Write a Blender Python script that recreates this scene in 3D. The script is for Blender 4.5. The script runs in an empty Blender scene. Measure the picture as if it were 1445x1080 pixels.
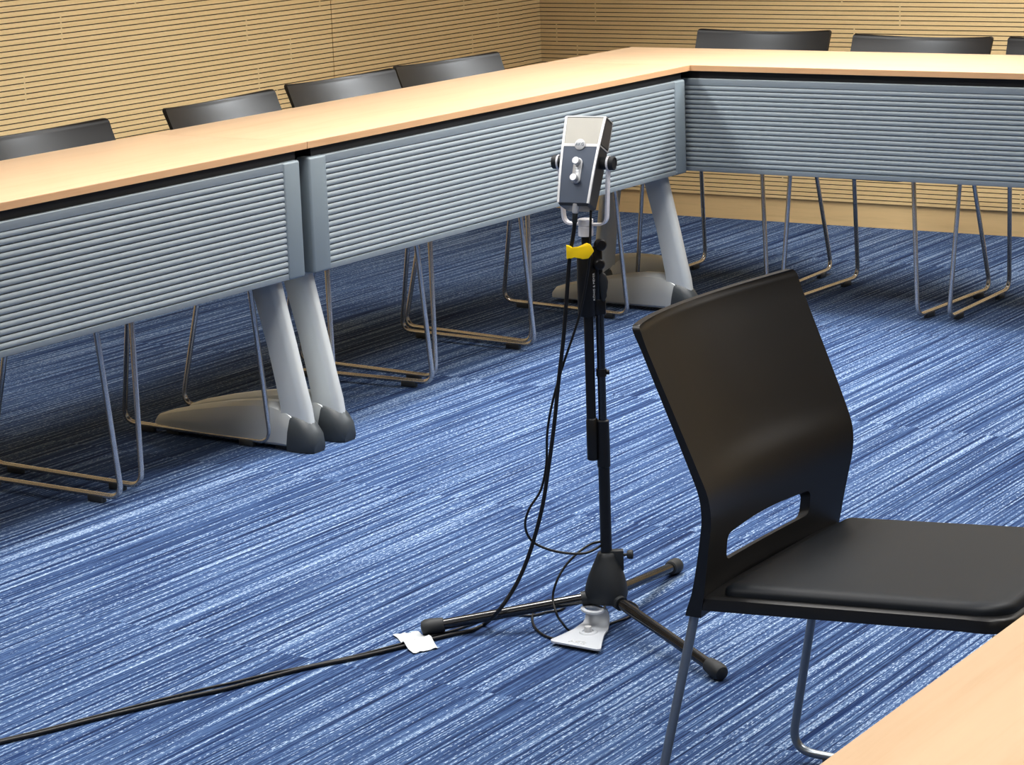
import bpy, bmesh, math, random
from mathutils import Vector, Matrix
random.seed(7)
D = bpy.data
COL = bpy.context.scene.collection
PI = math.pi

# ------------------------------------------------------------------ materials
def mat(name, color=(.5, .5, .5), rough=.5, metal=0., spec=.5):
    m = D.materials.new(name); m.use_nodes = True
    b = m.node_tree.nodes['Principled BSDF']
    b.inputs['Base Color'].default_value = (*color, 1)
    b.inputs['Roughness'].default_value = rough
    b.inputs['Metallic'].default_value = metal
    b.inputs['Specular IOR Level'].default_value = spec
    return m

class NT:
    """small helper to write node trees"""
    def __init__(s, m):
        s.t = m.node_tree; s.b = s.t.nodes['Principled BSDF']
    def n(s, kind, **kw):
        x = s.t.nodes.new(kind)
        for k, v in kw.items(): setattr(x, k, v)
        return x
    def link(s, a, b): s.t.links.new(a, b)
    def val(s, x, sock):
        if isinstance(x, (int, float)): sock.default_value = x
        elif isinstance(x, tuple): sock.default_value = x
        else: s.link(x, sock)
    def math(s, op, a, b=0., c=0.):
        x = s.n('ShaderNodeMath', operation=op)
        s.val(a, x.inputs[0]); s.val(b, x.inputs[1]); s.val(c, x.inputs[2])
        return x.outputs[0]
    def mix(s, f, a, b, blend='MIX'):
        x = s.n('ShaderNodeMix', data_type='RGBA', blend_type=blend)
        s.val(f, x.inputs[0])
        s.val((*a, 1) if isinstance(a, tuple) and len(a) == 3 else a, x.inputs[6])
        s.val((*b, 1) if isinstance(b, tuple) and len(b) == 3 else b, x.inputs[7])
        return x.outputs[2]
    def noise(s, vec, scale=5., detail=2., rough=.5, dim='3D'):
        x = s.n('ShaderNodeTexNoise', noise_dimensions=dim)
        if vec is not None: s.link(vec, x.inputs['Vector'])
        x.inputs['Scale'].default_value = scale; x.inputs['Detail'].default_value = detail
        x.inputs['Roughness'].default_value = rough
        return x.outputs['Fac']
    def coord(s, which='Object'):
        return s.n('ShaderNodeTexCoord').outputs[which]
    def scale(s, vec, sc):
        x = s.n('ShaderNodeMapping'); s.link(vec, x.inputs['Vector']); x.inputs['Scale'].default_value = sc
        return x.outputs['Vector']
    def sep(s, vec):
        x = s.n('ShaderNodeSeparateXYZ'); s.link(vec, x.inputs[0]); return x.outputs
    def ramp(s, f, stops, interp='LINEAR'):
        x = s.n('ShaderNodeValToRGB'); x.color_ramp.interpolation = interp
        e = x.color_ramp.elements
        while len(e) < len(stops): e.new(.5)
        for k, (p, c) in enumerate(stops):
            e[k].position = p; e[k].color = (*c, 1) if len(c) == 3 else c
        s.link(f, x.inputs[0]); return x.outputs[0]
    def bump(s, h, strength=.3, dist=.002):
        x = s.n('ShaderNodeBump'); x.inputs['Strength'].default_value = strength; x.inputs['Distance'].default_value = dist
        s.link(h, x.inputs['Height']); s.link(x.outputs[0], s.b.inputs['Normal'])

def mat_wood(name, c1, c2, axis='y', rough=.42):
    m = mat(name, c1, rough, spec=.35); t = NT(m)
    sc = (26, 1.3, 26) if axis == 'y' else (1.3, 26, 26)
    v = t.scale(t.coord(), sc)
    f = t.noise(v, 1.2, 5, .6)
    v2 = t.scale(t.coord(), (140, 9, 140) if axis == 'y' else (9, 140, 140))
    g = t.noise(v2, 1., 3, .6)
    h = t.math('MULTIPLY_ADD', g, .35, t.math('MULTIPLY', f, .65))
    c = t.ramp(h, [(.33, c2), (.5, c1), (.72, tuple(min(1, x * 1.05) for x in c1))])
    t.link(c, t.b.inputs['Base Color'])
    return m

def mat_slats(name, axis):
    """light beech acoustic cladding: narrow dark grooves every 15.65 mm, a few bridging joints"""
    m = mat(name, (.5, .4, .24), .55, spec=.25); t = NT(m)
    co = t.coord(); X = t.sep(co)
    h = X[0] if axis == 'x' else X[1]
    z = X[2]
    u = t.math('DIVIDE', t.math('SUBTRACT', z, .0991 - .0078), .01565)
    fr = t.math('FRACT', u)
    d = t.math('ABSOLUTE', t.math('SUBTRACT', fr, .5))
    groove = t.math('LESS_THAN', d, .085)
    # joints where the grooves are interrupted, staggered from row band to row band
    band = t.math('FLOOR', t.math('DIVIDE', z, .078))
    wn = t.n('ShaderNodeTexWhiteNoise', noise_dimensions='1D'); t.link(band, wn.inputs['W'])
    hh = t.math('FRACT', t.math('ADD', t.math('DIVIDE', h, 1.22), wn.outputs['Value']))
    joint = t.math('LESS_THAN', t.math('ABSOLUTE', t.math('SUBTRACT', hh, .5)), .0022)
    groove = t.math('MULTIPLY', groove, t.math('SUBTRACT', 1., joint))
    v = t.scale(co, (3, 3, 160))
    f = t.noise(v, 1., 3, .6)
    v2 = t.scale(co, (60, 60, 300))
    g = t.noise(v2, 1., 3, .65)
    k = t.math('MULTIPLY_ADD', g, .4, t.math('MULTIPLY', f, .6))
    wood = t.ramp(k, [(.3, (.70, .52, .27)), (.55, (.79, .60, .33)), (.75, (.84, .66, .39))])
    wood = t.mix(t.math('MULTIPLY', joint, .5), wood, (.7, .55, .33))
    c = t.mix(groove, wood, (.035, .018, .014))
    t.link(c, t.b.inputs['Base Color'])
    t.bump(t.math('SUBTRACT', 1., groove), .5, .002)
    return m

def mat_carpet():
    m = mat('striped_carpet', (.05, .1, .25), .95, spec=.1); t = NT(m)
    co = t.coord(); X = t.sep(co)
    # carpet tiles, 0.5 m, each with its own stripe offset
    tx = t.math('FLOOR', t.math('DIVIDE', t.math('ADD', X[0], .21), .5))
    ty = t.math('FLOOR', t.math('DIVIDE', t.math('ADD', X[1], .11), 1.))
    wn = t.n('ShaderNodeTexWhiteNoise', noise_dimensions='2D')
    cb = t.n('ShaderNodeCombineXYZ'); t.link(tx, cb.inputs[0]); t.link(ty, cb.inputs[1])
    t.link(cb.outputs[0], wn.inputs['Vector'])
    off = t.math('MULTIPLY', wn.outputs['Value'], 3.7)
    def stripes(fx, fy, sc, det, seed):
        c = t.n('ShaderNodeCombineXYZ')
        t.link(t.math('MULTIPLY_ADD', X[0], fx, t.math('MULTIPLY_ADD', off, seed, seed * 3.1)), c.inputs[0])
        t.link(t.math('MULTIPLY', X[1], fy), c.inputs[1])
        return t.noise(c.outputs[0], sc, det, .5, '2D')
    a = stripes(128, .55, 1., 1., 7.)      # stripe rows, ~4-7 mm
    b = stripes(330, 3.5, 1., 1.5, 13.)     # yarn breakup
    w = stripes(520, 40., 1., 1., 23.)       # broad tonal bands
    fl = stripes(380, 100., 1., 1., 31.)    # bright flecks along the yarns
    k = t.math('ADD', t.math('MULTIPLY', a, .44), t.math('MULTIPLY_ADD', b, .40, t.math('MULTIPLY', w, .16)))
    c = t.ramp(k, [(.36, (.015, .026, .068)), (.44, (.032, .058, .134)), (.51, (.058, .101, .206)), (.585, (.096, .153, .268)), (.69, (.24, .31, .42))])
    fleck = t.math('MULTIPLY', t.math('GREATER_THAN', fl, .60), t.math('GREATER_THAN', a, .53))
    c = t.mix(t.math('MULTIPLY', fleck, .6), c, (.46, .56, .70))
    dk = t.math('GREATER_THAN', stripes(215, 1.2, 1., 1., 41.), .655)
    c = t.mix(t.math('MULTIPLY', dk, .7), c, (.010, .026, .09))
    t.link(c, t.b.inputs['Base Color'])
    hgt = t.math('ADD', t.math('MULTIPLY', a, .6), t.math('MULTIPLY', fl, .4))
    t.bump(hgt, .55, .004)
    return m

M = {
    'wood': mat_wood('beech_laminate', (.47, .342, .230), (.435, .308, .198)),
    'edge': mat_wood('beech_edge_band', (.58, .36, .20), (.52, .31, .165)),
    'base': mat_wood('beech_skirting', (.76, .56, .30), (.68, .50, .26), 'x', .5),
    'slat_l': mat_slats('beech_slats_left', 'y'),
    'slat_b': mat_slats('beech_slats_back', 'x'),
    'carpet': mat_carpet(),
    'panel': mat('grey_blue_panel', (.25, .282, .30), .48),
    'cap': mat('panel_end_plastic', (.20, .235, .255), .45),
    'black': mat('black_rail', (.006, .006, .008), .55),
    'leg': mat('silver_painted_aluminium', (.53, .56, .57), .38, .25),
    'toe': mat('dark_grey_plastic', (.045, .053, .060), .45),
    'shell': mat('black_polypropylene', (.0072, .0072, .0078), .42, 0, .5),
    'pad': mat('black_seat_fabric', (.005, .0078, .0118), .52, 0, .42),
    'chrome': mat('chromed_tube', (.56, .55, .54), .2, .8),
    'steel': mat('grey_steel_tube', (.25, .275, .30), .34, .75),
    'glide': mat('clear_grey_glide', (.05, .055, .06), .3),
    'stand': mat('black_powder_coat', (.006, .006, .007), .38, 0, .5),
    'leggloss': mat('black_gloss_tube', (.008, .008, .009), .13, 0, .9),
    'rubber': mat('dark_rubber', (.022, .025, .028), .6),
    'hub': mat('black_die_cast', (.014, .017, .020), .55),
    'cable': mat('black_cable', (.006, .006, .007), .42),
    'micsilver': mat('satin_silver', (.60, .61, .62), .34, .35),
    'white': mat('white_enamel', (.43, .455, .49), .42),
    'micblue': mat('dark_slate_front', (.075, .095, .135), .45, .2),
    'micside': mat('dark_grey_body', (.055, .057, .06), .4, .3),
    'badge': mat('white_badge', (.66, .67, .68), .35),
    'yoke': mat('white_yoke', (.80, .80, .84), .35),
    'yellow': mat('yellow_strap', (1.0, .70, .006), .5),
    'tape': mat('white_paper_tape', (.43, .455, .475), .7),
    'print': mat('grey_print', (.22, .27, .33), .5),
    'wprint': mat('white_print', (.75, .75, .75), .5),
    'plaster': mat('white_plaster', (.72, .71, .69), .8),
    'ceil': mat('white_ceiling_tile', (.78, .77, .75), .9),
}
def _mesh_grille():
    for nm, c in (('grille', (.44, .43, .395)), ('grille_side', (.15, .14, .125))):
        m = mat('woven_' + nm, c, .45, .35); t = NT(m); v = t.coord()
        ch = t.n('ShaderNodeTexChecker'); t.link(v, ch.inputs['Vector']); ch.inputs['Scale'].default_value = 900
        t.bump(ch.outputs['Fac'], .3, .0004)
        M[nm] = m
_mesh_grille()
def _rough_pad():
    t = NT(M['pad']); f = t.noise(t.coord(), 900, 2); t.bump(f, .15, .0006)
_rough_pad()

# ------------------------------------------------------------------ mesh helpers
def obj(name, bm, m, parent=None, smooth=35, loc=None):
    me = D.meshes.new(name)
    bmesh.ops.recalc_face_normals(bm, faces=bm.faces[:])
    bm.to_mesh(me); bm.free()
    ms = m if isinstance(m, (list, tuple)) else [m]
    for x in ms: me.materials.append(M[x])
    if smooth:
        for p in me.polygons: p.use_smooth = True
        me.set_sharp_from_angle(angle=math.radians(smooth))
    o = D.objects.new(name, me); COL.objects.link(o)
    if parent: o.parent = parent
    if loc: o.location = loc
    return o

def tag(o, label=None, cat=None, group=None, kind=None):
    if label: o['label'] = label
    if cat: o['category'] = cat
    if group: o['group'] = group
    if kind: o['kind'] = kind
    return o

def empty(name, loc=(0, 0, 0), rz=0.):
    o = D.objects.new(name, None); COL.objects.link(o)
    o.location = loc; o.rotation_euler = (0, 0, rz); o.empty_display_size = .1
    return o

def copy_tree(o, parent=None):
    c = o.copy(); COL.objects.link(c)
    if parent: c.parent = parent
    for ch in [k for k in D.objects if k.parent == o]: copy_tree(ch, c)
    return c

def box(bm, x0, x1, y0, y1, z0, z1, bev=0., seg=2, mi=0):
    vs = [bm.verts.new((x, y, z)) for x in (x0, x1) for y in (y0, y1) for z in (z0, z1)]
    idx = [(0, 1, 3, 2), (4, 6, 7, 5), (0, 4, 5, 1), (2, 3, 7, 6), (0, 2, 6, 4), (1, 5, 7, 3)]
    fs = [bm.faces.new([vs[i] for i in f]) for f in idx]
    for f in fs: f.material_index = mi
    bmesh.ops.recalc_face_normals(bm, faces=fs)
    if bev:
        es = list({e for f in fs for e in f.edges})
        bmesh.ops.bevel(bm, geom=es, offset=bev, segments=seg, profile=.5, affect='EDGES')
    return vs

def fillet(pts, r, n=6):
    out = [Vector(pts[0])]
    for i in range(1, len(pts) - 1):
        a, b, c = (Vector(pts[i - 1]), Vector(pts[i]), Vector(pts[i + 1]))
        u = (a - b); v = (c - b); lu, lv = u.length, v.length; u.normalize(); v.normalize()
        ang = u.angle(v); d = min(r / math.tan(ang / 2), lu * .49, lv * .49)
        p0, p1 = b + u * d, b + v * d
        for k in range(n + 1):
            s = k / n
            out.append((1 - s) ** 2 * p0 + 2 * s * (1 - s) * b + s * s * p1)
    out.append(Vector(pts[-1]))
    return out

def spline(pts, n=6):
    P = [Vector(p) for p in pts]; P = [2 * P[0] - P[1]] + P + [2 * P[-1] - P[-2]]
    out = []
    for i in range(1, len(P) - 2):
        p0, p1, p2, p3 = P[i - 1:i + 3]
        for k in range(n):
            s = k / n
            out.append(.5 * ((2 * p1) + (p2 - p0) * s + (2 * p0 - 5 * p1 + 4 * p2 - p3) * s * s + (3 * p1 - p0 - 3 * p2 + p3) * s ** 3))
    out.append(P[-2])
    return out

def tube(bm, pts, r, seg=12, cap=True, mi=0):
    pts = [Vector(p) for p in pts]; n = len(pts)
    rr = r if isinstance(r, (list, tuple)) else [r] * n
    tang = [(pts[min(i + 1, n - 1)] - pts[max(i - 1, 0)]).normalized() for i in range(n)]
    up = Vector((0, 0, 1)) if abs(tang[0].z) < .9 else Vector((1, 0, 0))
    nrm = tang[0].cross(up).normalized(); rings = []
    for i in range(n):
        if i:
            nrm = (nrm - tang[i] * nrm.dot(tang[i]))
            nrm.normalize()
        bi = tang[i].cross(nrm)
        rings.append([bm.verts.new(pts[i] + (nrm * math.cos(a) + bi * math.sin(a)) * rr[i]) for a in [2 * PI * k / seg for k in range(seg)]])
    for i in range(n - 1):
        for k in range(seg):
            f = bm.faces.new((rings[i][k], rings[i][(k + 1) % seg], rings[i + 1][(k + 1) % seg], rings[i + 1][k])); f.material_index = mi
    if cap:
        bm.faces.new(rings[0][::-1]).material_index = mi; bm.faces.new(rings[-1]).material_index = mi

def lathe(bm, prof, origin=(0, 0, 0), axis=(0, 0, 1), seg=24, mi=0):
    """prof: list of (radius, height along axis)"""
    o = Vector(origin); a = Vector(axis).normalized()
    u = a.orthogonal().normalized(); v = a.cross(u)
    rings = []
    for r, h in prof:
        c = o + a * h
        if r < 1e-6: rings.append([bm.verts.new(c)])
        else: rings.append([bm.verts.new(c + (u * math.cos(t) + v * math.sin(t)) * r) for t in [2 * PI * k / seg for k in range(seg)]])
    for A, B in zip(rings, rings[1:]):
        for k in range(seg):
            q = [A[k % len(A)], A[(k + 1) % len(A)], B[(k + 1) % len(B)], B[k % len(B)]]
            w = []
            for x in q:
                if x not in w: w.append(x)
            if len(w) > 2: bm.faces.new(w).material_index = mi
    for R in (rings[0], rings[-1]):
        if len(R) > 2: bm.faces.new(R).material_index = mi

def rings_loft(bm, rings, mi=0, cap=True):
    V = [[bm.verts.new(p) for p in r] for r in rings]; n = len(V[0])
    for A, B in zip(V, V[1:]):
        for k in range(n): bm.faces.new((A[k], A[(k + 1) % n], B[(k + 1) % n], B[k])).material_index = mi
    if cap:
        bm.faces.new(V[0][::-1]).material_index = mi; bm.faces.new(V[-1]).material_index = mi

def prism(bm, poly, z0, z1, bev=0., mi=0):
    a = [bm.verts.new((x, y, z0)) for x, y in poly]; b = [bm.verts.new((x, y, z1)) for x, y in poly]
    n = len(poly); fs = [bm.faces.new(a[::-1]), bm.faces.new(b)]
    for k in range(n): fs.append(bm.faces.new((a[k], a[(k + 1) % n], b[(k + 1) % n], b[k])))
    for f in fs: f.material_index = mi
    if bev:
        es = list(fs[0].edges) + list(fs[1].edges)
        bmesh.ops.bevel(bm, geom=es, offset=bev, segments=2, profile=.5, affect='EDGES')

def interp(tab, x, col):
    """smooth lookup in a table of rows sorted by ascending first column"""
    if x <= tab[0][0]: return tab[0][col]
    for i in range(len(tab) - 1):
        if x <= tab[i + 1][0]:
            x0, x1 = tab[i][0], tab[i + 1][0]; s = (x - x0) / (x1 - x0)
            p1, p2 = tab[i][col], tab[i + 1][col]
            p0 = tab[i - 1][col] if i else p1; p3 = tab[i + 2][col] if i + 2 < len(tab) else p2
            d0 = (tab[i - 1][0] if i else x0 - (x1 - x0)); d3 = (tab[i + 2][0] if i + 2 < len(tab) else x1 + (x1 - x0))
            m1 = (p2 - p0) / (x1 - d0) * (x1 - x0); m2 = (p3 - p1) / (d3 - x0) * (x1 - x0)
            return (2 * s ** 3 - 3 * s * s + 1) * p1 + (s ** 3 - 2 * s * s + s) * m1 + (-2 * s ** 3 + 3 * s * s) * p2 + (s ** 3 - s * s) * m2
    return tab[-1][col]

def text_mesh(body, size, depth=.0003):
    cu = D.curves.new('txt', 'FONT'); cu.body = body; cu.size = size; cu.extrude = depth; cu.align_x = 'CENTER'; cu.align_y = 'CENTER'
    o = D.objects.new('txt', cu); COL.objects.link(o)
    bpy.context.view_layer.update()
    me = D.meshes.new_from_object(o.evaluated_get(bpy.context.evaluated_depsgraph_get()))
    D.objects.remove(o); D.curves.remove(cu)
    return me

def text_obj(name, body, size, m, parent, matrix, bold=0.):
    me = text_mesh(body, size); me.transform(matrix); me.materials.clear(); me.materials.append(M[m])
    o = D.objects.new(name, me); COL.objects.link(o); o.parent = parent
    return o

# ------------------------------------------------------------------ the room
WX, WY, H = -1.4712, 1.4986, 2.75
RX, FY = 5.6, -8.6
def struct(name, m, *boxes, smooth=0):
    bm = bmesh.new()
    for b in boxes: box(bm, *b)
    return tag(obj(name, bm, m, None, smooth), kind='structure')
struct('floor', 'carpet', (WX - .2, RX + .1, FY - .1, WY + .2, -.1, 0))
struct('ceiling', 'ceil', (WX - .2, RX + .1, FY - .1, WY + .2, H, H + .1))
struct('wall_back', 'slat_b', (WX - .12, RX + .1, WY, WY + .12, .0875, H))
struct('wall_left', 'slat_l', (WX - .12, WX, FY, .2085, .0875, H), (WX - .12, WX, .2118, 1.368, .0875, H), (WX - .12, WX - .006, 1.368, WY, .0875, H),
       (WX - .12, WX - .005, .2, .22, .0875, H))
struct('wall_right', 'slat_l', (RX, RX + .1, FY, WY, 0, H))
struct('wall_front', 'plaster', (WX, RX, FY - .1, FY, 0, H))
struct('baseboard_back', 'base', (WX - .12, RX + .1, WY + .008, WY + .12, 0, .0875))
struct('baseboard_left', 'base', (WX - .12, WX - .008, FY, WY + .008, 0, .0875))

# ------------------------------------------------------------------ training tables
TW, TL, TH = .4838, 1.8266, .72
def leg_ring(x0, x1, hw0, hw1, z, rnd=.3):
    # rounded section seen from above: rear edge half width hw0, front edge half width hw1
    pts = []
    m = .012
    for (x, y) in ((x0, hw0 * .5), (x0 + m * .6, hw0), (x1 - m * 1.6, hw1 + (hw0 - hw1) * .35), (x1 - m * .3, hw1 * .8), (x1, hw1 * .35)): pts.append((x, y))
    ring = [Vector((x, y, z)) for x, y in pts] + [Vector((x, -y, z)) for x, y in pts[::-1]]
    return ring
def make_leg(parent, yc):
    # upright blade
    bm = bmesh.new()
    rows = [(.055, -.040, .046), (.10, -.036, .040), (.16, -.047, .025), (.25, -.066, .004), (.39, -.105, -.031), (.55, -.150, -.072), (.69, -.188, -.105)]
    rings_loft(bm, [[p + Vector((0, yc, 0)) for p in leg_ring(a, b, .0255, .016, z)] for z, a, b in rows])
    leg = obj('leg', bm, 'leg', parent, 50)
    # foot: long low hull from heel to toe
    bm = bmesh.new()
    secs = [(-.440, .030, .010), (-.425, .046, .019), (-.38, .061, .024), (-.30, .080, .027), (-.20, .100, .029), (-.11, .113, .030), (-.06, .114, .031), (-.02, .104, .031), (.012, .085, .031), (.030, .068, .030)]
    R = []
    for x, zt, hw in secs:
        zb = .012; hgt = zt - zb
        half = [(hw * .86, zb), (hw, zb + hgt * .06), (hw * .99, zb + hgt * .40), (hw * .93, zb + hgt * .70), (hw * .78, zb + hgt * .88), (hw * .34, zt - hgt * .01)]
        R.append([Vector((x, yc + y, z)) for y, z in half] + [Vector((x, yc, zt))] + [Vector((x, yc - y, z)) for y, z in half[::-1]])
    rings_loft(bm, R)
    obj('foot', bm, 'leg', leg, 32)
    bm = bmesh.new()
    secs = [(.000, .098, .0335), (.022, .088, .034), (.042, .072, .033), (.056, .052, .029), (.064, .030, .021)]
    R = []
    for x, zt, hw in secs:
        zb = .001; hgt = zt - zb; sh = -.020
        half = [(hw * .9, zb, 0), (hw, zb + hgt * .2, 0), (hw, zb + hgt * .5, 0), (hw * .86, zb + hgt * .78, 0), (hw * .5, zb + hgt * .95, 0)]
        R.append([Vector((x + (zt - z) * -.15, yc + y, z)) for y, z, _ in half] + [Vector((x, yc, zt))] + [Vector((x + (zt - z) * -.15, yc - y, z)) for y, z, _ in half[::-1]])
    rings_loft(bm, R)
    obj('toe_cap', bm, 'toe', leg, 50)
    for gx in (-.40, -.06):
        bm = bmesh.new(); box(bm, gx, gx + .04, yc - .017, yc + .017, 0, .016, .003); obj('glide', bm, 'toe', leg)
    return leg

def make_table(ly0=.030, ly1=.090):
    root = empty('training_table')
    bm = bmesh.new(); box(bm, -TW, 0, .0008, TL - .0008, TH - .0172, TH, .0012, 2)
    top = obj('tabletop', bm, 'wood', root, 30)
    bm = bmesh.new(); t0, t1 = TH - .0168, TH - .0014
    box(bm, -.001, .0008, .0012, TL - .0012, t0, t1); obj('edge_band', bm, 'edge', top, 0)
    bm = bmesh.new(); box(bm, -TW - .0008, -TW + .001, .0012, TL - .0012, t0, t1); obj('edge_band', bm, 'edge', top, 0)
    bm = bmesh.new(); box(bm, -.060, -.014, .03, TL - .03, .660, TH - .0172); obj('frame_rail', bm, 'black', root, 0)
    bm = bmesh.new(); box(bm, -TW + .04, -.06, .03, TL - .03, .690, TH - .0172); obj('underframe', bm, 'black', root, 0)
    # ribbed modesty panel
    bm = bmesh.new()
    z0, z1, nrib = .4225, .6600, 17
    pitch = (z1 - z0) / nrib
    prof = [(-.0045, .4068), (-.002, .4075), (-.0012, .4095), (-.0012, .4205)]
    for k in range(nrib):
        b = z0 + k * pitch
        prof += [(-.0058, b - .0006), (-.0058, b + .0008)]
        for s in (.14, .3, .5, .7, .86, .96): prof.append((-.0042 + .0034 * math.sin(PI * (.06 + s * .90)) ** .6, b + pitch * s))
    prof += [(-.0058, z1), (-.0018, z1 + .001), (-.0012, z1 + .003), (-.0012, .6790), (-.003, .6805), (-.014, .6805), (-.014, .4068)]
    ya, yb = .045, TL - .060
    A = [bm.verts.new((x, ya, z)) for x, z in prof]; B = [bm.verts.new((x, yb, z)) for x, z in prof]; n = len(prof)
    for k in range(n): bm.faces.new((A[k], A[(k + 1) % n], B[(k + 1) % n], B[k]))
    bm.faces.new(A[::-1]); bm.faces.new(B)
    pan = obj('modesty_panel', bm, 'panel', root, 40)
    for (c0, c1) in ((.003, .0695), (TL - .0935, TL - .032)):
        bm = bmesh.new(); box(bm, -.040, .0015, c0, c1, .4060, .6815, .006, 3)
        obj('end_cap', bm, 'cap', pan, 40)
    for yc in (ly0, TL - ly1): make_leg(root, yc)
    return root

tA = make_table(); tA.location = (0, -TL, 0)
tag(tA, 'beech training table in the middle, its grey panel right behind the silver microphone', 'table', 'training tables')
t = copy_tree(tA); t.location = (0, -2 * TL, 0)
tag(t, 'beech training table at the left picture edge with twin silver legs at its end', 'table', 'training tables')
t = copy_tree(tA); t.location = (-TW, 0, 0); t.rotation_euler = (0, 0, -PI / 2)
l4 = min((k for k in D.objects if k.parent == t and k.name.startswith('leg')), key=lambda k: sum(v.co.y for v in k.data.vertices))
l4.location = (-.045, .11, 0)       # this leg stands clear of its neighbour in the corner
tag(t, 'beech training table along the back wall joining the corner, two chair backs behind it', 'table', 'training tables')
t = copy_tree(tA); t.location = (2.777 + TW, -5.86, 0)
tag(t, 'pale beech table in the bottom right corner in front of the near chair', 'table', 'training tables')

# ------------------------------------------------------------------ stacking chairs
#        z     f(back)  half w   thick  concave
BACK = [(.368, .061, .2080, .024, .010),
        (.400, .072, .2095, .019, .012),
        (.437, .081, .2120, .016, .017),
        (.475, .089, .2155, .0145, .022),
        (.510, .0945, .2185, .0145, .028),
        (.543, .0925, .2215, .0140, .034),
        (.575, .0815, .2240, .0130, .043),
        (.634, .0575, .2265, .0115, .045),
        (.694, .032, .2285, .0105, .046),
        (.735, .0145, .2295, .0100, .047),
        (.769, .000, .2300, .0095, .048)]
def back_pt(u, z, front):
    f, hw, th, cc = (interp(BACK, z, c) for c in (1, 2, 3, 4))
    r, d = .009, .769 - z
    if d < r: hw -= r - math.sqrt(max(0, r * r - (r - d) ** 2))
    sag = .011 * max(0, (z - .60) / .169) ** 2 * (1 - u * u)
    if d < .03: th += .004 * (.03 - d) / .03
    if d < .009: th -= .0032 * (1 - d / .009)
    x = f - cc * (1 - u * u) + (th if front else 0)
    return Vector((x, u * hw, z - sag))
def make_back(parent):
    bm = bmesh.new()
    us = [-1, -.985, -.95] + [-.9 + 1.8 * k / 24 for k in range(25)] + [.95, .985, 1]
    zs = [.368 + (.753 - .368) * k / 40 for k in range(41)] + [.757, .760, .762, .764, .7655, .767, .7682, .769]
    G = {}
    for fr in (0, 1):
        for j, z in enumerate(zs):
            for i, u in enumerate(us): G[fr, j, i] = bm.verts.new(back_pt(u, z, fr))
    nu, nz = len(us), len(zs)
    for j in range(nz - 1):
        for i in range(nu - 1):
            bm.faces.new((G[0, j, i], G[0, j + 1, i], G[0, j + 1, i + 1], G[0, j, i + 1]))
            bm.faces.new((G[1, j, i], G[1, j, i + 1], G[1, j + 1, i + 1], G[1, j + 1, i]))
        for i in (0, nu - 1): bm.faces.new((G[0, j, i], G[1, j, i], G[1, j + 1, i], G[0, j + 1, i]))
    for i in range(nu - 1):
        for j in (0, nz - 1): bm.faces.new((G[0, j, i], G[0, j, i + 1], G[1, j, i + 1], G[1, j, i]))
    o = obj('backrest', bm, 'shell', parent, 40)
    # hand slot
    bm = bmesh.new(); poly = []
    y1, z0, z1, r = .129, .430, .4665, .012
    def arc(cy, cz, a0):
        for k in range(7):
            a = a0 + k * PI / 12; poly.append((cy + r * math.cos(a), cz + r * math.sin(a)))
    arc(y1 - r, z1 - r, 0)
    for k in range(1, 8): s = k / 8; poly.append(((y1 - r) * (1 - 2 * s), z1 + .005 * math.sin(PI * s)))
    arc(-y1 + r, z1 - r, PI / 2); arc(-y1 + r, z0 + r, PI); arc(y1 - r, z0 + r, 1.5 * PI)
    rings_loft(bm, [[Vector((x, y - .008, z + (x - .085) * .38)) for y, z in poly] for x in (-.1, .25)])
    cut = obj('cutter', bm, 'shell', None, 0)
    md = o.modifiers.new('slot', 'BOOLEAN'); md.operation = 'DIFFERENCE'; md.solver = 'EXACT'; md.object = cut
    bpy.context.view_layer.update()
    me = D.meshes.new_from_object(o.evaluated_get(bpy.context.evaluated_depsgraph_get()))
    o.modifiers.clear(); old = o.data; o.data = me; D.meshes.remove(old); D.objects.remove(cut)
    for p in me.polygons: p.use_smooth = True
    me.set_sharp_from_angle(angle=math.radians(40)); me.name = 'backrest'
    return o

def pillow(f0, f1, hw, zbase, thick, rf, rr, edge, droop, h_in=0.):
    """rounded slab following the seat: zbase(f) is its underside"""
    bm = bmesh.new()
    fs = []
    n = 30
    for k in range(n + 1):
        s = k / n; s = .5 - .5 * math.cos(PI * s); fs.append(f0 + (f1 - f0) * s)
    us = [math.sin(PI / 2 * (-1 + 2 * k / 24)) for k in range(25)]
    def half(f):
        w = hw
        d0, d1 = f - f0, f1 - f
        if d0 < rr: w -= rr - math.sqrt(max(1e-9, rr * rr - (rr - d0) ** 2))
        if d1 < rf: w -= rf - math.sqrt(max(1e-9, rf * rf - (rf - d1) ** 2))
        return w
    def top(f, u):
        w = half(f); d = min((1 - abs(u)) * w, f - f0, f1 - f)
        s = min(1, max(0, d) / edge)
        return thick * (.35 + .65 * math.sqrt(max(0, 1 - (1 - s) ** 2))) + h_in * (1 - u * u)
    V = {}
    for j, f in enumerate(fs):
        for i, u in enumerate(us):
            y = u * half(f); zb = zbase(f) - droop(f)
            V[0, j, i] = bm.verts.new((f, y, zb)); V[1, j, i] = bm.verts.new((f, y, zb + top(f, u)))
    nj, ni = len(fs), len(us)
    for j in range(nj - 1):
        for i in range(ni - 1):
            bm.faces.new((V[0, j, i], V[0, j + 1, i], V[0, j + 1, i + 1], V[0, j, i + 1]))
            bm.faces.new((V[1, j, i], V[1, j, i + 1], V[1, j + 1, i + 1], V[1, j + 1, i]))
        for i in (0, ni - 1): bm.faces.new((V[0, j, i], V[1, j, i], V[1, j + 1, i], V[0, j + 1, i]))
    for i in range(ni - 1):
        for j in (0, nj - 1): bm.faces.new((V[0, j, i], V[0, j, i + 1], V[1, j, i + 1], V[1, j, i]))
    return bm

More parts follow.
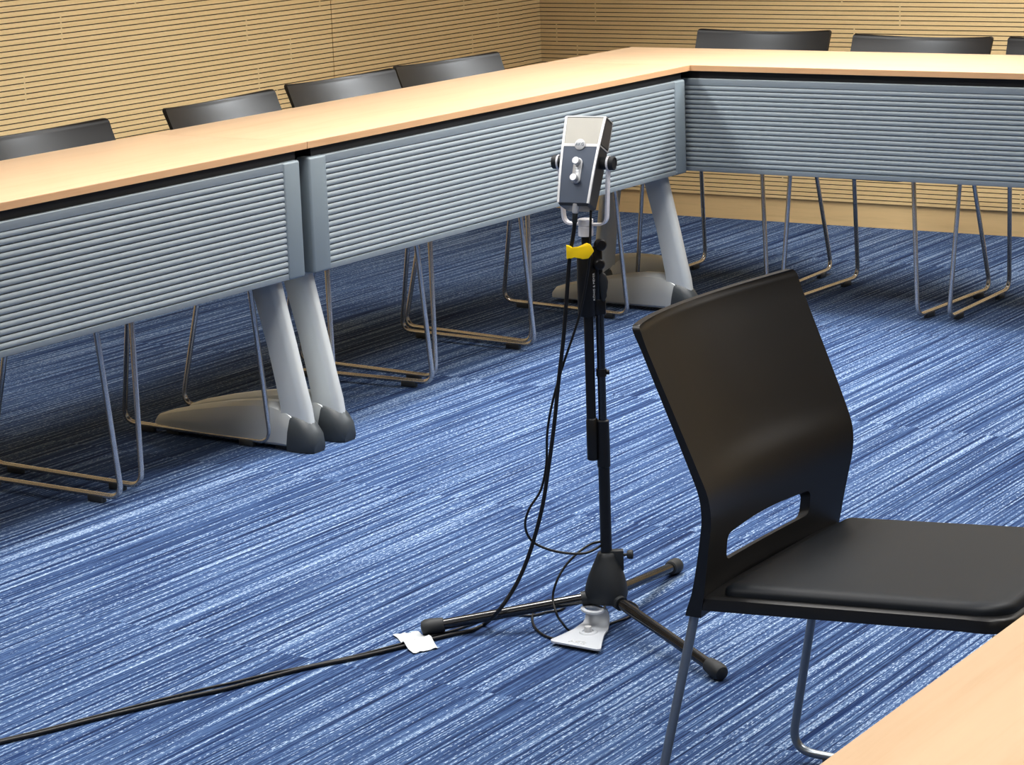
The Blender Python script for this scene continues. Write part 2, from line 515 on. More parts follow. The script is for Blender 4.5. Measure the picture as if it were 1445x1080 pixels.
def make_chair(frame_mat, sf=.519, lt=.505, lb=.508):
    root = empty('stacking_chair')
    make_back(root)
    slope = lambda f: .3795 + (f - .09) * .072
    droop = lambda f: .008 * max(0, (f - (sf - .065)) / .065) ** 2
    obj('seat_shell', pillow(.078, sf, .2085, slope, .018, .052, .012, .004, droop), 'shell', root, 50)
    obj('seat_pad', pillow(.109, sf - .009, .1945, lambda f: slope(f) + .0170, .0150, .050, .016, .016, droop, .0015), 'pad', root, 60)
    for s in (-1, 1):
        bm = bmesh.new()
        path = fillet([(.074, s * .197, .386), (.0, s * .2235, .0165), (lb, s * .2235, .0165), (lt, s * .200, .404)], .034, 8)
        tube(bm, path, .0066, 12)
        lg = obj('sled_leg', bm, frame_mat, root, 50)
        for x in (.055, .375):
            bm = bmesh.new(); box(bm, x, x + .045, s * .2235 - .0075, s * .2235 + .0075, 0, .0165, .003, 2)
            obj('glide', bm, 'glide', lg)
    bm = bmesh.new()
    tube(bm, [(.10, -.195, .388), (.10, .195, .388)], .007, 10); obj('cross_bar', bm, frame_mat, root, 50)
    bm = bmesh.new(); tube(bm, [(lt - .045, -.195, .409), (lt - .045, .195, .409)], .007, 10); obj('cross_bar', bm, frame_mat, root, 50)
    return root
near = make_chair('steel'); near.location = (1.919, -3.367, 0); near.rotation_euler = (0, 0, math.radians(.2))
tag(near, 'large black chair in the right foreground, whole backrest, hand slot and seat in view', 'chair', 'black sled-base chairs')
far0 = make_chair('chrome', .489, .452, .472)
rows = [((-.517, -2.71), 0, 'black sled chair at the left picture edge, only its chrome runner showing'),
        ((-.540, -2.156), -1.2, 'black sled chair whose backrest is cut by the left picture edge'),
        ((-.538, -1.499), 2.8, 'black sled chair behind the left table, its full backrest rising left of the table joint'),
        ((-.572, -.943), -2.9, 'black sled chair behind the middle table, just right of the table joint'),
        ((-.566, -.438), -6.2, 'black sled chair behind the middle table, closest to the room corner'),
        ((-.083, .634), -87.9, 'black sled chair behind the back table, the first one right of the room corner'),
        ((.503, .530), -93.0, 'black sled chair behind the back table, second one right of the room corner'),
        ((1.005, .537), -88.8, 'black sled chair at the right picture edge, only a sliver of backrest showing')]
for i, (xy, a, lab) in enumerate(rows):
    c = far0 if i == 0 else copy_tree(far0)
    c.location = (*xy, 0); c.rotation_euler = (0, 0, math.radians(a))
    tag(c, lab, 'chair', 'black sled-base chairs')

# ------------------------------------------------------------------ microphone stand
P0 = Vector((1.335, -2.721, 0))
S = Vector((.8326, .5538, 0))          # sideways, to the right as photographed
N = Vector((.5538, -.8326, 0))         # towards the photographer
def L(s, n, z): return S * s + N * n + Vector((0, 0, z))
st = empty('microphone_stand', P0)
tag(st, 'black tripod microphone stand with folded boom standing on the carpet beside the near chair', 'microphone stand')
bm = bmesh.new()
# three-lobed cast hub
prof = [(.050, .030), (.054, .036), (.066, .0385), (.082, .0365), (.098, .0325), (.112, .0275), (.124, .0225), (.134, .0182), (.1405, .0160), (.1425, .0135)]
angs = [math.radians(a) for a in (-144.8, 98.9, -26.5)]
R = []
for z, r in prof:
    ring = []
    for k in range(48):
        a = 2 * PI * k / 48
        lobe = max(math.cos(a - b) for b in angs)
        w = max(0, (.125 - z) / .075)
        rr = r * (1 + w * .16 * (max(0, lobe) ** 6 - .35))
        ring.append(Vector((rr * math.cos(a), rr * math.sin(a), z)))
    R.append(ring)
rings_loft(bm, R)
hub = obj('tripod_hub', bm, 'hub', st, 50)
bm = bmesh.new()
def obox(bm, s0, s1, n0, n1, z0, z1, bev=.0015):
    k = len(bm.verts); box(bm, s0, s1, -n1, -n0, z0, z1, bev)
    bm.verts.ensure_lookup_table()
    for v in bm.verts[k:]: v.co = L(v.co.x, -v.co.y, v.co.z)
obox(bm, .004, .0305, -.008, .008, .108, .1455)
obj('clamp_tab', bm, 'hub', hub)
bm = bmesh.new()
lathe(bm, [(.0025, 0), (.0025, .006), (.0065, .0065), (.0085, .010), (.0085, .016), (.0065, .0175), (0, .0178)], L(.0305, .002, .1365), S, 16)
obj('hub_knob', bm, 'rubber', hub, 40)
for a, dl in zip(angs, (-.010, .010, .011)):
    d = Vector((math.cos(a), math.sin(a), 0))
    bm = bmesh.new(); tube(bm, [d * .022 + Vector((0, 0, .060)), d * (.322 + dl) + Vector((0, 0, .0172))], .0098, 16)
    lg = obj('leg', bm, 'leggloss', st, 50)
    bm = bmesh.new()
    ax = (d * .300 + Vector((0, 0, -.0428))).normalized(); o0 = d * (.318 + dl) + Vector((0, 0, .0178))
    lathe(bm, [(.0100, -.012), (.0128, -.011), (.0140, .0), (.0152, .012), (.0150, .022), (.0120, .0285), (.006, .0305), (0, .031)], o0, ax, 20)
    obj('rubber_foot', bm, 'rubber', lg, 40)
    bm = bmesh.new(); tube(bm, [d * .020 + Vector((0, 0, .060)), d * .047 + Vector((0, 0, .0562))], .0132, 16)
    obj('socket', bm, 'hub', lg, 50)
bm = bmesh.new(); tube(bm, [L(0, 0, .120), L(0, 0, .312)], .0103, 20)
obj('lower_pole', bm, 'stand', st, 50)
bm = bmesh.new(); lathe(bm, [(.0104, .300), (.0118, .3015), (.0118, .345), (.0112, .385), (.0098, .3865), (.0072, .387)], L(0, 0, 0), (0, 0, 1), 20)
obj('height_clutch', bm, 'stand', st, 40)
bm = bmesh.new(); tube(bm, [L(0, 0, .380), L(0, 0, .66)], .0073, 18)
obj('upper_pole', bm, 'leggloss', st, 50)
bm = bmesh.new(); lathe(bm, [(.0074, .4655), (.0092, .466), (.0092, .4795), (.0074, .480)], L(0, 0, 0), (0, 0, 1), 18); lathe(bm, [(.003, 0), (.0045, .001), (.0045, .006), (0, .0065)], L(.008, .001, .473), S, 12)
obj('pole_ring', bm, 'stand', st, 40)
BO = -.0200
bm = bmesh.new(); tube(bm, [L(BO, 0, .33), L(BO, 0, .715)], .0085, 18)
boom = obj('boom_arm', bm, 'stand', st, 50)
bm = bmesh.new(); lathe(bm, [(0, .3135), (.0085, .314), (.0103, .3155), (.0106, .350), (.0104, .388), (.0088, .3905), (.0080, .391)], L(BO + .001, 0, 0), (0, 0, 1), 20)
obj('boom_end_sleeve', bm, 'stand', boom, 40)
bm = bmesh.new(); lathe(bm, [(.0085, .5745), (.0160, .576), (.0170, .580), (.0170, .640), (.0165, .680), (.0145, .6835), (.010, .684)], L(BO - .0012, 0, 0), (0, 0, 1), 28)
head = obj('swivel_block', bm, 'stand', st, 40)
bm = bmesh.new(); obox(bm, -.012, .0110, -.008, .008, .577, .606, .003); obox(bm, -.010, .007, -.007, .007, .600, .70, .003)
obj('clamp_bracket', bm, 'stand', head)
for s, z, r, n0 in ((.0035, .7035, .0098, .006), (.0005, .6690, .0090, .006)):
    bm = bmesh.new(); lathe(bm, [(.004, 0), (.005, .006), (r, .007), (r * 1.06, .010), (r * 1.06, .017), (r * .8, .0195), (0, .020)], L(s - .004, n0 - .004, z), (N + S * .35), 22)
    obj('clamp_knob', bm, 'stand', head, 40)
bm = bmesh.new()
poly = [(.004, .603), (.0015, .62), (.000, .64), (.001, .650), (.006, .6545), (.012, .650), (.0155, .639), (.0145, .625), (.0105, .613), (.0095, .603)]
for k, n in ((0, .006), (1, .017)):
    vs = [bm.verts.new(L(s, n, z)) for s, z in poly]
    bm.faces.new(vs if k else vs[::-1])
    if k:
        for i in range(len(poly)): bm.faces.new((prev[i], prev[(i + 1) % len(poly)], vs[(i + 1) % len(poly)], vs[i]))
    prev = vs
bmesh.ops.bevel(bm, geom=bm.edges[:], offset=.0022, segments=2, profile=.5, affect='EDGES')
obj('wing_lever', bm, 'rubber', head, 50)
# white maker's lettering up the side of the swivel block
mtx = Matrix.Translation(L(BO + .0110, .0125, .629)) @ Matrix((( 0, -S.x * .75 + N.x * .66, S.x * .66 + N.x * .75, 0), (0, -S.y * .75 + N.y * .66, S.y * .66 + N.y * .75, 0), (1, 0, 0, 0), (0, 0, 0, 1)))
text_obj('lettering', 'KÖNIG & MEYER', .0066, 'wprint', head, mtx)
bm = bmesh.new(); lathe(bm, [(.0045, .684), (.0098, .686), (.0098, .700), (.0062, .701), (.0062, .722)], L(BO - .001, 0, 0), (0, 0, 1), 20)
obj('threaded_stud', bm, 'stand', head, 40)

# ------------------------------------------------------------------ microphone
MC = P0 + L(BO - .0005, 0, 0)
mic = empty('microphone', (MC.x, MC.y, .717))
tag(mic, 'silver and slate desktop microphone in a white yoke on top of the stand', 'microphone')
fa = math.radians(-81)
F = Vector((math.cos(fa), math.sin(fa), 0)); W = Vector((-math.sin(fa), math.cos(fa), 0))   # facing, and width axis
Z = Vector((0, 0, 1))
def Q(w, f, z): return W * w + F * f + Z * z
bm = bmesh.new(); lathe(bm, [(.0105, .0), (.0132, .001), (.0134, .0165), (.0120, .0175), (.0120, .0185), (.0136, .0195), (.0136, .0300), (.0120, .0310), (0, .0312)], (0, 0, 0), Z, 28)
obj('mount_collar', bm, 'yoke', mic, 40)
# yoke: flat white strip bent into a U
PZ = .129    # pivot height above the collar foot
bm = bmesh.new()
path = fillet([Q(-.0465, 0, PZ + .012), Q(-.0400, 0, .0215), Q(.0400, 0, .0215), Q(.0465, 0, PZ + .012)], .017, 8)
n = len(path); RR = []
for i, p_ in enumerate(path):
    tg = (path[min(i + 1, n - 1)] - path[max(i - 1, 0)]).normalized(); nn = tg.cross(F).normalized()
    a, b = .0018, .0068
    RR.append([p_ + nn * a + F * b, p_ - nn * a + F * b, p_ - nn * a - F * b, p_ + nn * a - F * b])
rings_loft(bm, RR)
bmesh.ops.bevel(bm, geom=[e for e in bm.edges if abs(e.calc_face_angle(0)) > 1.0], offset=.0006, segments=1, affect='EDGES')
yoke = obj('yoke', bm, 'yoke', mic, 40)
for s in (-1, 1):
    bm = bmesh.new()
    lathe(bm, [(.0100, 0), (.0118, .0008), (.0120, .0085), (.0112, .0098), (.0088, .0098), (.0082, .0086), (.0, .0086)], Q(s * .0478, 0, PZ), W * s, 28)
    obj('pivot_knob', bm, 'rubber', yoke, 40)
    bm = bmesh.new()
    lathe(bm, [(.0123, -.0014), (.0130, -.001), (.0130, .0022), (.0120, .0026)], Q(s * .0460, 0, PZ), W * s, 28)
    obj('washer', bm, 'yoke', yoke, 40)
    bm = bmesh.new()
    lathe(bm, [(.0112, -.012), (.0112, .0)], Q(s * .0455, 0, PZ), W * s, 28)
    obj('spacer', bm, 'rubber', yoke, 40)
# body, tilted back about the pivot axis
TA = math.radians(25)
U = (Z * math.cos(TA) - F * math.sin(TA)).normalized()      # up along the body
V_ = (F * math.cos(TA) + Z * math.sin(TA)).normalized()     # out of the front face
PV = Q(0, 0, PZ)
def B(w, v, h): return PV + W * w + V_ * v + U * h
h0, h1 = -.0790, .0770
def hwid(h): return .0288 + (.0375 - .0288) * (h - h0) / (h1 - h0)
def dep(h):
    s = (h - h0) / (h1 - h0); return .0215 + .004 * math.sin(PI * s) - .003 * s
def body_ring(h, grow=0.):
    w, d = hwid(h) + grow, dep(h) + grow; c = .005
    pts = [(-w, d - .0015), (-w + .0015, d), (w - .0015, d), (w, d - .0015), (w - .001, -d + c), (w - c - .001, -d), (-w + c + .001, -d), (-w + .001, -d + c)]
    return [B(x, y, h) for x, y in pts]
bm = bmesh.new(); rings_loft(bm, [body_ring(h0 + (h1 - h0) * k / 10) for k in range(11)])
body = obj('body', bm, 'micside', mic, 40)
def face_panel(name, m, ha, hb, inset, lift, depth=.0012, parent=body):
    bm = bmesh.new(); R2 = []
    for k in range(9):
        h = ha + (hb - ha) * k / 8; w = hwid(h) - inset
        R2.append([B(-w, dep(h) + lift, h), B(w, dep(h) + lift, h), B(w, dep(h) + lift - depth, h), B(-w, dep(h) + lift - depth, h)])
    rings_loft(bm, R2); return obj(name, bm, m, parent, 30)
hb_ = .0245
face_panel('front_plate', 'micblue', h0 + .0005, hb_ - .0025, .0028, .0006)
face_panel('grille', 'grille', hb_ + .0025, h1 - .0015, .0028, .0006)
face_panel('trim_band', 'badge', hb_ - .0026, hb_ + .0028, .0026, .0011)
for s in (-1, 1):      # bright front rails and the side mesh
    bm = bmesh.new(); R2 = []
    for k in range(11):
        h = h0 + (h1 - h0) * k / 10; w, d = hwid(h), dep(h)
        R2.append([B(s * (w - .0032), d + .0014, h), B(s * (w + .0008), d + .0014, h), B(s * (w + .0008), d - .0022, h), B(s * (w - .0032), d - .0010, h)])
    rings_loft(bm, R2); obj('edge_rail', bm, 'micsilver', body, 30)
    bm = bmesh.new(); R2 = []
    for k in range(7):
        h = hb_ + .004 + (h1 - .004 - hb_ - .004) * k / 6; w, d = hwid(h), dep(h)
        R2.append([B(s * (w + .0006), d - .005, h), B(s * (w + .0004), -d + .006, h), B(s * (w - .002), -d + .006, h), B(s * (w - .002), d - .005, h)])
    rings_loft(bm, R2); obj('side_grille', bm, 'grille_side', body, 30)
    bm = bmesh.new(); R2 = []
    for h in (hb_ - .001, hb_ + .0015):
        w, d = hwid(h), dep(h)
        R2.append([B(s * (w + .0008), d - .002, h), B(s * (w + .0004), -d + .004, h), B(s * (w - .002), -d + .004, h), B(s * (w - .002), d - .002, h)])
    rings_loft(bm, R2); obj('side_trim', bm, 'micsilver', body, 0)
    bm = bmesh.new(); R2 = []
    for k in range(7):
        h = hb_ + (h1 - hb_) * k / 6; w, d = hwid(h), dep(h)
        R2.append([B(s * (w + .0008), -d + .0065, h), B(s * (w + .0006), -d + .0035, h), B(s * (w - .003), -d + .0030, h), B(s * (w - .003), -d + .0065, h)])
    rings_loft(bm, R2); obj('rear_rail', bm, 'micsilver', body, 0)
bm = bmesh.new(); R2 = [body_ring(h1, .0006), body_ring(h1 + .0016, .0002)]
rings_loft(bm, R2); obj('top_cap', bm, 'micsilver', body, 30)
bm = bmesh.new(); R2 = [body_ring(h0 - .004, -.003), body_ring(h0 + .001, .0005)]
rings_loft(bm, R2); obj('bottom_cap', bm, 'micside', body, 30)
bc = B(-.001, dep(hb_) + .001, hb_ + .0005)
bm = bmesh.new(); lathe(bm, [(.0094, 0), (.0098, .0004), (.0098, .0018), (.0092, .0023), (0, .0023)], bc, V_, 36)
badge = obj('badge', bm, 'badge', body, 40)
def face_matrix(p): return Matrix.Translation(p) @ Matrix(((W.x, U.x, V_.x, 0), (W.y, U.y, V_.y, 0), (W.z, U.z, V_.z, 0), (0, 0, 0, 1)))
text_obj('logo', 'AKG', .0078, 'print', badge, face_matrix(bc + V_ * .0025))
# control plate: a pill with two knobs
bm = bmesh.new(); R2 = []
ph, pw = -.0225, .0080
def pill(w, hl, lift):
    out = []
    for k in range(12): a = PI * k / 11; out.append((w * math.cos(a), hl + w * math.sin(a)))
    for k in range(12): a = PI + PI * k / 11; out.append((w * math.cos(a), -hl + w * math.sin(a)))
    return [B(.0005 + x, dep(ph) + lift, ph + y) for x, y in out]
rings_loft(bm, [pill(pw, .0150, .0), pill(pw, .0150, .0018), pill(pw - .0008, .0150, .0024)])
plate = obj('control_plate', bm, 'micsilver', body, 40)
for h in (.0150, -.0150):
    bm = bmesh.new(); lathe(bm, [(.0060, 0), (.0060, .005), (.0066, .0055), (.0066, .0120), (.0059, .0130), (0, .0131)], B(.0005, dep(ph) + .002, ph + h), V_, 24)
    obj('knob', bm, 'micsilver', plate, 40)
    for q, (a, b) in enumerate(((-.0035, .0035), (-.0022, .0022))):
        bm = bmesh.new(); hh = ph + (.0035 if h > 0 else -.0015) - q * .0016
        rings_loft(bm, [[B(.0005 + x, dep(ph) + l, hh + y) for x, y in ((a, 0), (b, 0), (b, .0006), (a, .0006))] for l in (.0022, .0027)])
        obj('scale_mark', bm, 'print', plate, 0)

# ------------------------------------------------------------------ cables, tie, tape, plate
C1 = [(1.3277, -2.7799, 0.7700), (1.3249, -2.7818, 0.7356), (1.3160, -2.7841, 0.6895), (1.3103, -2.7879, 0.6236), (1.3032, -2.7926, 0.5448), (1.2940, -2.7987, 0.4666), (1.2858, -2.8042, 0.3903), (1.2755, -2.8110, 0.3136), (1.2654, -2.8178, 0.2466), (1.2500, -2.8280, 0.1807), (1.2327, -2.8395, 0.1263), (1.2147, -2.8515, 0.0862), (1.1926, -2.8662, 0.0502), (1.1317, -2.8193, 0.0045), (1.1291, -2.8615, 0.0045), (1.1130, -2.8923, 0.0045), (1.0981, -2.9267, 0.0045), (1.0833, -2.9608, 0.0045), (1.0643, -3.0100, 0.0045), (1.0322, -3.0824, 0.0045), (0.9929, -3.1534, 0.0045), (0.9612, -3.2318, 0.0045), (0.9325, -3.3114, 0.0045), (0.8975, -3.3811, 0.0045), (0.8654, -3.4521, 0.0045), (0.8303, -3.5350, 0.0045), (0.7984, -3.6183, 0.0045), (0.7683, -3.6848, 0.0045), (0.7411, -3.7523, 0.0045)]
C2 = [(1.3425, -2.7521, 0.7779), (1.3434, -2.7587, 0.7269), (1.3436, -2.7634, 0.6879), (1.3352, -2.7641, 0.6401), (1.3248, -2.7686, 0.5899), (1.3146, -2.7754, 0.5525), (1.3033, -2.7853, 0.5130), (1.2886, -2.7927, 0.4648), (1.2780, -2.8021, 0.4147), (1.2717, -2.8064, 0.3701), (1.2693, -2.8080, 0.3186), (1.2597, -2.8144, 0.2711), (1.2442, -2.8294, 0.2391), (1.2371, -2.8342, 0.2081), (1.2457, -2.8284, 0.1803), (1.2673, -2.8117, 0.1629), (1.2932, -2.7872, 0.1520), (1.3153, -2.7629, 0.1484), (1.3292, -2.7441, 0.1544), (1.3232, -2.7096, 0.1551), (1.3169, -2.7163, 0.1573), (1.3103, -2.7374, 0.1568), (1.2983, -2.7598, 0.1453), (1.2830, -2.7796, 0.1234), (1.2750, -2.7969, 0.0980), (1.2717, -2.8052, 0.0694), (1.2878, -2.8180, 0.0450), (1.2881, -2.8006, 0.0240), (1.2904, -2.7836, 0.0060), (1.3089, -2.7775, 0.0030), (1.3278, -2.7498, 0.0030), (1.3318, -2.7069, 0.0030), (1.3415, -2.6652, 0.0030), (1.3335, -2.6131, 0.0030), (1.3002, -2.5824, 0.0030), (1.2655, -2.5808, 0.0030), (1.2634, -2.6108, 0.0030), (1.2999, -2.6864, 0.0030), (1.3323, -2.7744, 0.0030), (1.3109, -2.8120, 0.0030), (1.2827, -2.8266, 0.0030), (1.2485, -2.8130, 0.0030), (1.2054, -2.7718, 0.0030), (1.1729, -2.7187, 0.0030), (1.1653, -2.6703, 0.0030), (1.1821, -2.6474, 0.0030), (1.2018, -2.6565, 0.0030), (1.2072, -2.6823, 0.0030), (1.1928, -2.7038, 0.0030), (1.1785, -2.7346, 0.0030), (1.1435, -2.7478, 0.0030), (1.1177, -2.7751, 0.0030), (1.1082, -2.8216, 0.0030), (1.0989, -2.8720, 0.0030), (1.0829, -2.9117, 0.0030), (1.0681, -2.9505, 0.0030), (1.0491, -2.9999, 0.0030), (1.0226, -3.0697, 0.0030), (0.9856, -3.1440, 0.0030), (0.9468, -3.2141, 0.0030), (0.9229, -3.2715, 0.0030), (0.8970, -3.3253, 0.0030), (0.8638, -3.4058, 0.0030), (0.8278, -3.4979, 0.0030), (0.7920, -3.5952, 0.0030), (0.7584, -3.6749, 0.0030), (0.7312, -3.7427, 0.0030)]
bm = bmesh.new(); tube(bm, spline(C1, 5), .0036, 10)
cb = obj('microphone_cable', bm, 'cable', None, 60)
tag(cb, 'thick black cable hanging from the microphone and running across the carpet to the left', 'cable', 'black cables')
ax = Vector(C1[0]) - Vector(C1[1]); ax.normalize()
bm = bmesh.new(); lathe(bm, [(.0038, -.022), (.0046, -.020), (.0046, -.006), (.0040, -.004)], C1[0], ax, 16)
obj('strain_relief', bm, 'rubber', cb, 40)
bm = bmesh.new(); lathe(bm, [(.0042, -.005), (.0056, -.004), (.0058, .012), (.0050, .0125), (0, .013)], C1[0], ax, 16)
obj('plug', bm, 'micsilver', cb, 40)
bm = bmesh.new(); tube(bm, spline(C2, 5), .0022, 8)
c2 = obj('headphone_cable', bm, 'cable', None, 60)
tag(c2, 'thin black cable looping round the stand foot and under the white plate', 'cable', 'black cables')
# yellow tie
TAG = [(1.3145, -2.7923, 0.7112), (1.3209, -2.7880, 0.7086), (1.3257, -2.7849, 0.7038), (1.3318, -2.7808, 0.7067), (1.3440, -2.7727, 0.7131), (1.3496, -2.7689, 0.7101), (1.3543, -2.7658, 0.6989), (1.3460, -2.7713, 0.6864), (1.3369, -2.7774, 0.6854), (1.3257, -2.7848, 0.6914), (1.3200, -2.7886, 0.6893), (1.3146, -2.7922, 0.6859)]
bm = bmesh.new(); prev = None
pts = [Vector(p_) for p_ in TAG]; cen = sum(pts, Vector()) / len(pts)
fr = [bm.verts.new(p_ + N * .006) for p_ in pts]; bk = [bm.verts.new(p_ - N * .004) for p_ in pts]
bm.faces.new(fr); bm.faces.new(bk[::-1])
for i in range(len(pts)): bm.faces.new((fr[i], fr[(i + 1) % len(pts)], bk[(i + 1) % len(pts)], bk[i]))
bmesh.ops.bevel(bm, geom=bm.edges[:], offset=.0018, segments=2, profile=.6, affect='EDGES')
tag(obj('cable_tie', bm, 'yellow', None, 50), 'bright yellow strap tying the cables below the microphone', 'cable tie')
# paper tape over the cables
TP = [Vector(p_) for p_ in [(1.0133, -2.9420, -0.0000), (1.0430, -2.9042, 0.0000), (1.1308, -2.9651, -0.0000), (1.1048, -3.0088, 0.0000)]]
bm = bmesh.new(); nx, ny = 16, 12; G = {}
crossing = (Vector((1.0833, -2.9608, 0)), Vector((1.0643, -3.0100, 0)))
cd = (crossing[1] - crossing[0]).normalized()
for k in (0, 1):
    for i in range(nx + 1):
        for j in range(ny + 1):
            u, v = i / nx, j / ny
            p_ = (TP[0] * (1 - u) + TP[1] * u) * (1 - v) + (TP[3] * (1 - u) + TP[2] * u) * v
            w = p_ - crossing[0]; dist = abs(w.x * cd.y - w.y * cd.x)
            p_ = p_ + Vector((.003 * math.sin(7 * v) * (1 - 2 * u), .002 * math.sin(9 * u), 0))
            z = .0015 + .0095 * math.exp(-(dist / .014) ** 2) + .0012 * math.sin(17 * u + 6 * v) * math.sin(11 * v + 3 * u) + .001
            G[k, i, j] = bm.verts.new((p_.x, p_.y, z + .0004 * k))
for k in (0, 1):
    for i in range(nx):
        for j in range(ny): bm.faces.new((G[k, i, j], G[k, i + 1, j], G[k, i + 1, j + 1], G[k, i, j + 1]))
for i in range(nx):
    for j in (0, ny): bm.faces.new((G[0, i, j], G[0, i + 1, j], G[1, i + 1, j], G[1, i, j]))
for j in range(ny):
    for i in (0, nx): bm.faces.new((G[0, i, j], G[0, i, j + 1], G[1, i, j + 1], G[1, i, j]))
tag(obj('paper_tape', bm, 'tape', None, 60), 'white piece of paper tape holding the cables flat on the carpet', 'tape')

# white microphone foot lying under the stand
PT = [Vector(p_) for p_ in [(1.2958, -2.8582, 0.0100), (1.4009, -2.8604, 0.0100), (1.3508, -2.7372, 0.0100), (1.2957, -2.7479, 0.0100)]]      # front left, front right, back right, back left
o0 = (PT[0] + PT[1]) / 2; o0.z = 0
fx = (PT[1] - PT[0]).normalized(); fy = ((PT[2] + PT[3]) / 2 - (PT[0] + PT[1]) / 2); fyl = fy.length; fy.normalize()
mp = empty('metal_bracket', (o0.x, o0.y, .0)); tag(mp, 'white bent metal bracket lying on the carpet under the stand', 'bracket')
wf, wb = (PT[1] - PT[0]).length / 2, (PT[2] - PT[3]).length / 2
# ribbon: (distance back, height, half width)
rib = [(0, .0085, wf - .006), (.003, .0085, wf - .002), (.008, .0085, wf), (fyl * .35, .0085, wf * .82 + wb * .18 - .006), (fyl * .65, .0085, wf * .5 + wb * .5 - .008), (fyl * .88, .0085, wb + .002), (fyl * .97, .0100, wb - .001),
       (fyl + .004, .0150, wb - .002), (fyl + .008, .024, wb - .003), (fyl + .008, .034, wb - .005), (fyl + .003, .0415, wb - .006)]
off_c = ((PT[2] + PT[3]) / 2 - (PT[0] + PT[1]) / 2)
bm = bmesh.new(); R2 = []
for i, (d, z, w) in enumerate(rib):
    a = rib[max(i - 1, 0)]; b = rib[min(i + 1, len(rib) - 1)]
    tg = Vector((b[0] - a[0], b[1] - a[1])).normalized(); nn = Vector((-tg.y, tg.x)) * .0016
    c = fy * d
    R2.append([c + fx * w + fy * nn.x + Z * (z + nn.y), c - fx * w + fy * nn.x + Z * (z + nn.y), c - fx * w - fy * nn.x + Z * (z - nn.y), c + fx * w - fy * nn.x + Z * (z - nn.y)])
rings_loft(bm, R2)
obj('foot_plate', bm, 'white', mp, 40)
# top loop with its open slot, folded forward over the plate
bm = bmesh.new(); outer, inner = [], []
for k in range(28):
    a = 2 * PI * k / 28
    outer.append((math.cos(a) * (wb - .004), math.sin(a) * .0190)); inner.append((math.cos(a) * (wb - .0115) , math.sin(a) * .0105))
lc = fy * (fyl - .014) - fx * .002
rows2 = []
for ringp, z in ((outer, .0395), (outer, .0430), (inner, .0430), (inner, .0395)):
    rows2.append([bm.verts.new(lc + fx * x + fy * y + Z * (z + (y + .02) * .08)) for x, y in ringp])
for q in range(4):
    A_, B_ = rows2[q], rows2[(q + 1) % 4]
    for k in range(28): bm.faces.new((A_[k], A_[(k + 1) % 28], B_[(k + 1) % 28], B_[k]))
obj('slotted_tab', bm, 'white', mp, 40)
bm = bmesh.new(); lathe(bm, [(.0165, .0095), (.0168, .0105), (.0150, .0125), (.0108, .0125), (.0108, .0110)], fy * (fyl * .62), Z, 28)
obj('screw_seat', bm, 'white', mp, 40)
bm = bmesh.new(); lathe(bm, [(.0066, .0095), (.0066, .0200), (.0060, .0212), (0, .0214)], fy * (fyl * .62), Z, 20)
obj('mounting_screw', bm, 'micsilver', mp, 40)
mtx = Matrix.Translation(fy * .017 + Z * .0104) @ Matrix(((fx.x, fy.x, 0, 0), (fx.y, fy.y, 0, 0), (0, 0, 1, 0), (0, 0, 0, 1)))
text_obj('logo', 'AKG', .017, 'micsilver', mp, mtx)
bm = bmesh.new()
box(bm, -.036, .036, .008, fyl * .9, 0, .0072)
for v in bm.verts:
    if v.co.y > .03: v.co.x *= .5
for v in bm.verts: v.co = fx * v.co.x + fy * v.co.y + Z * v.co.z
obj('rubber_pad', bm, 'rubber', mp, 0)

# ------------------------------------------------------------------ lights
def area(name, loc, sx, sy, power, color=(1, .97, .93), spread=180, rot=(0, 0, 0)):
    l = D.lights.new(name, 'AREA'); l.shape = 'RECTANGLE'; l.size = sx; l.size_y = sy; l.energy = power; l.color = color
    l.spread = math.radians(spread)
    o = D.objects.new(name, l); COL.objects.link(o); o.location = loc; o.rotation_euler = rot
    return o
for y in (-6.6, -4.4, -2.2, -.1):
    for x in (.75, 3.0):
        area('ceiling_or_fill_light', (x, y, H - .02), .6, 1.2, 27, (1, .98, .95), 118)
for y in (-2.9, -1.4, .1): area('ceiling_or_fill_light', (.15, y, H - .02), .3, 1.2, 12, (1, .97, .92), 88)  # added row that brightens the left wall low down
for x in (1., 2.4): area('ceiling_or_fill_light', (x, -.2, H - .02), 1.2, .3, 10, (1, .97, .92), 150)  # added to lift the back wall and highlight chair edges
area('ceiling_or_fill_light', (.75, .85, H - .02), 2.4, .3, 15, (.95, .98, 1), 170)  # added for a glint on the near chair's top edge
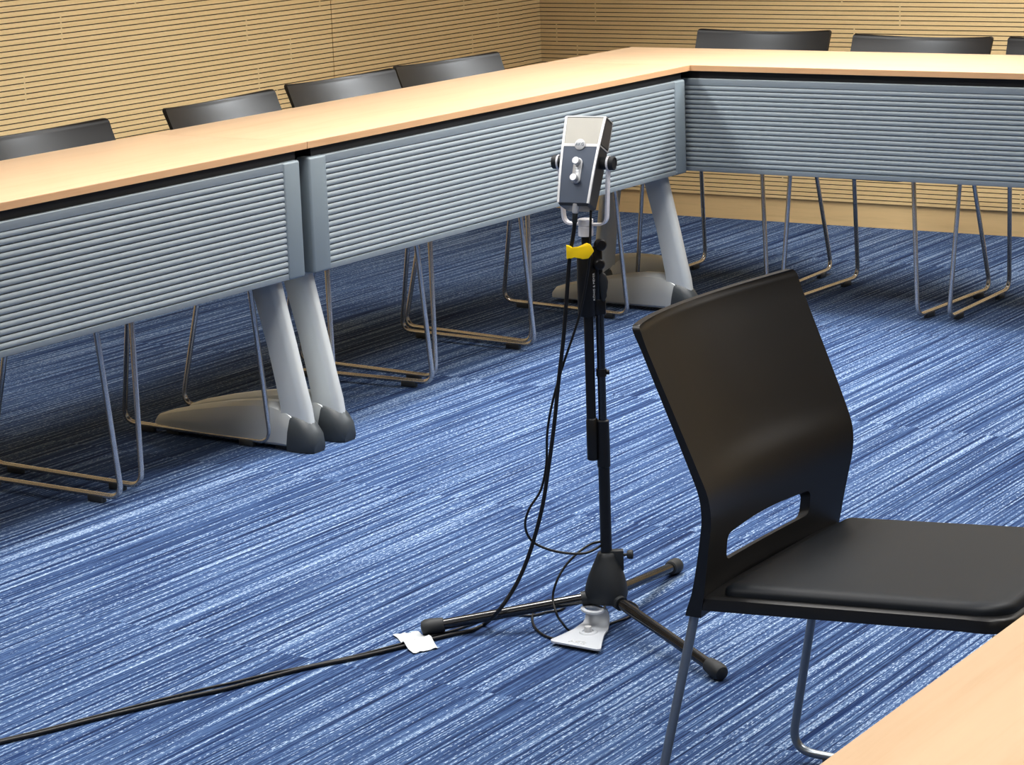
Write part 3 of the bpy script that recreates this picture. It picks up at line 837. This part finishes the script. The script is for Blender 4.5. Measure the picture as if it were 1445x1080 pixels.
area('ceiling_or_fill_light', (4.3, .75, H - .02), 2.2, .3, 13, (1, .96, .9), 170)  # added to light the wall area mirrored in the near backrest
def spot(name, loc, at, size, power, color, spread):      # added lamps aimed at the chair rows for sheen
    d = (Vector(at) - Vector(loc)).normalized()
    o = area(name, loc, size, size, power, color, spread)
    o.rotation_euler = d.to_track_quat('-Z', 'Y').to_euler()
spot('sheen_light', (2.1, 1.15, 2.35), (-.5, -1.1, .75), .55, 12, (.93, .97, 1), 55)  # invented source, gives the left row's backrests their sheen
spot('sheen_light', (-1.25, -1.7, 2.6), (.4, .55, .75), .5, 8, (.93, .97, 1), 55)  # invented source, gives the back row's backrests their sheen
for x, y in ((.6, -5.6), (3.6, -5.6), (3.6, -2.6), (.9, -2.4), (3.2, 0)):       # added fill lamps that brighten the ceiling, not known fixtures
    area('fill_uplight', (x, y, H - .55), .5, .5, 19, (1, .96, .90), 180, (PI, 0, 0))
w = D.worlds.new('world'); bpy.context.scene.world = w; w.use_nodes = True
w.node_tree.nodes['Background'].inputs[0].default_value = (.9, .95, 1, 1)
w.node_tree.nodes['Background'].inputs[1].default_value = .3

# ------------------------------------------------------------------ camera
yaw, pit, rol, fpx = -.587000606, .220897757, -.0356651696, 3488.12765
f = Vector((math.sin(yaw) * math.cos(pit), math.cos(yaw) * math.cos(pit), -math.sin(pit)))
r = Vector((math.cos(yaw), -math.sin(yaw), 0)); u = r.cross(f)
r2 = r * math.cos(rol) + u * math.sin(rol); u2 = -r * math.sin(rol) + u * math.cos(rol)
cam = D.cameras.new('camera'); co = D.objects.new('camera', cam); COL.objects.link(co)
cam.sensor_fit = 'HORIZONTAL'; cam.sensor_width = 36; cam.lens = fpx * 36 / 1445; cam.clip_start = .05
mw = Matrix((( r2.x, u2.x, -f.x, 3.5643936), (r2.y, u2.y, -f.y, -6.35837563), (r2.z, u2.z, -f.z, 1.41750271), (0, 0, 0, 1)))
co.matrix_world = mw
sc = bpy.context.scene; sc.camera = co
sc.view_settings.view_transform = 'Standard'; sc.view_settings.look = 'None'; sc.view_settings.exposure = -.05; sc.view_settings.gamma = .86
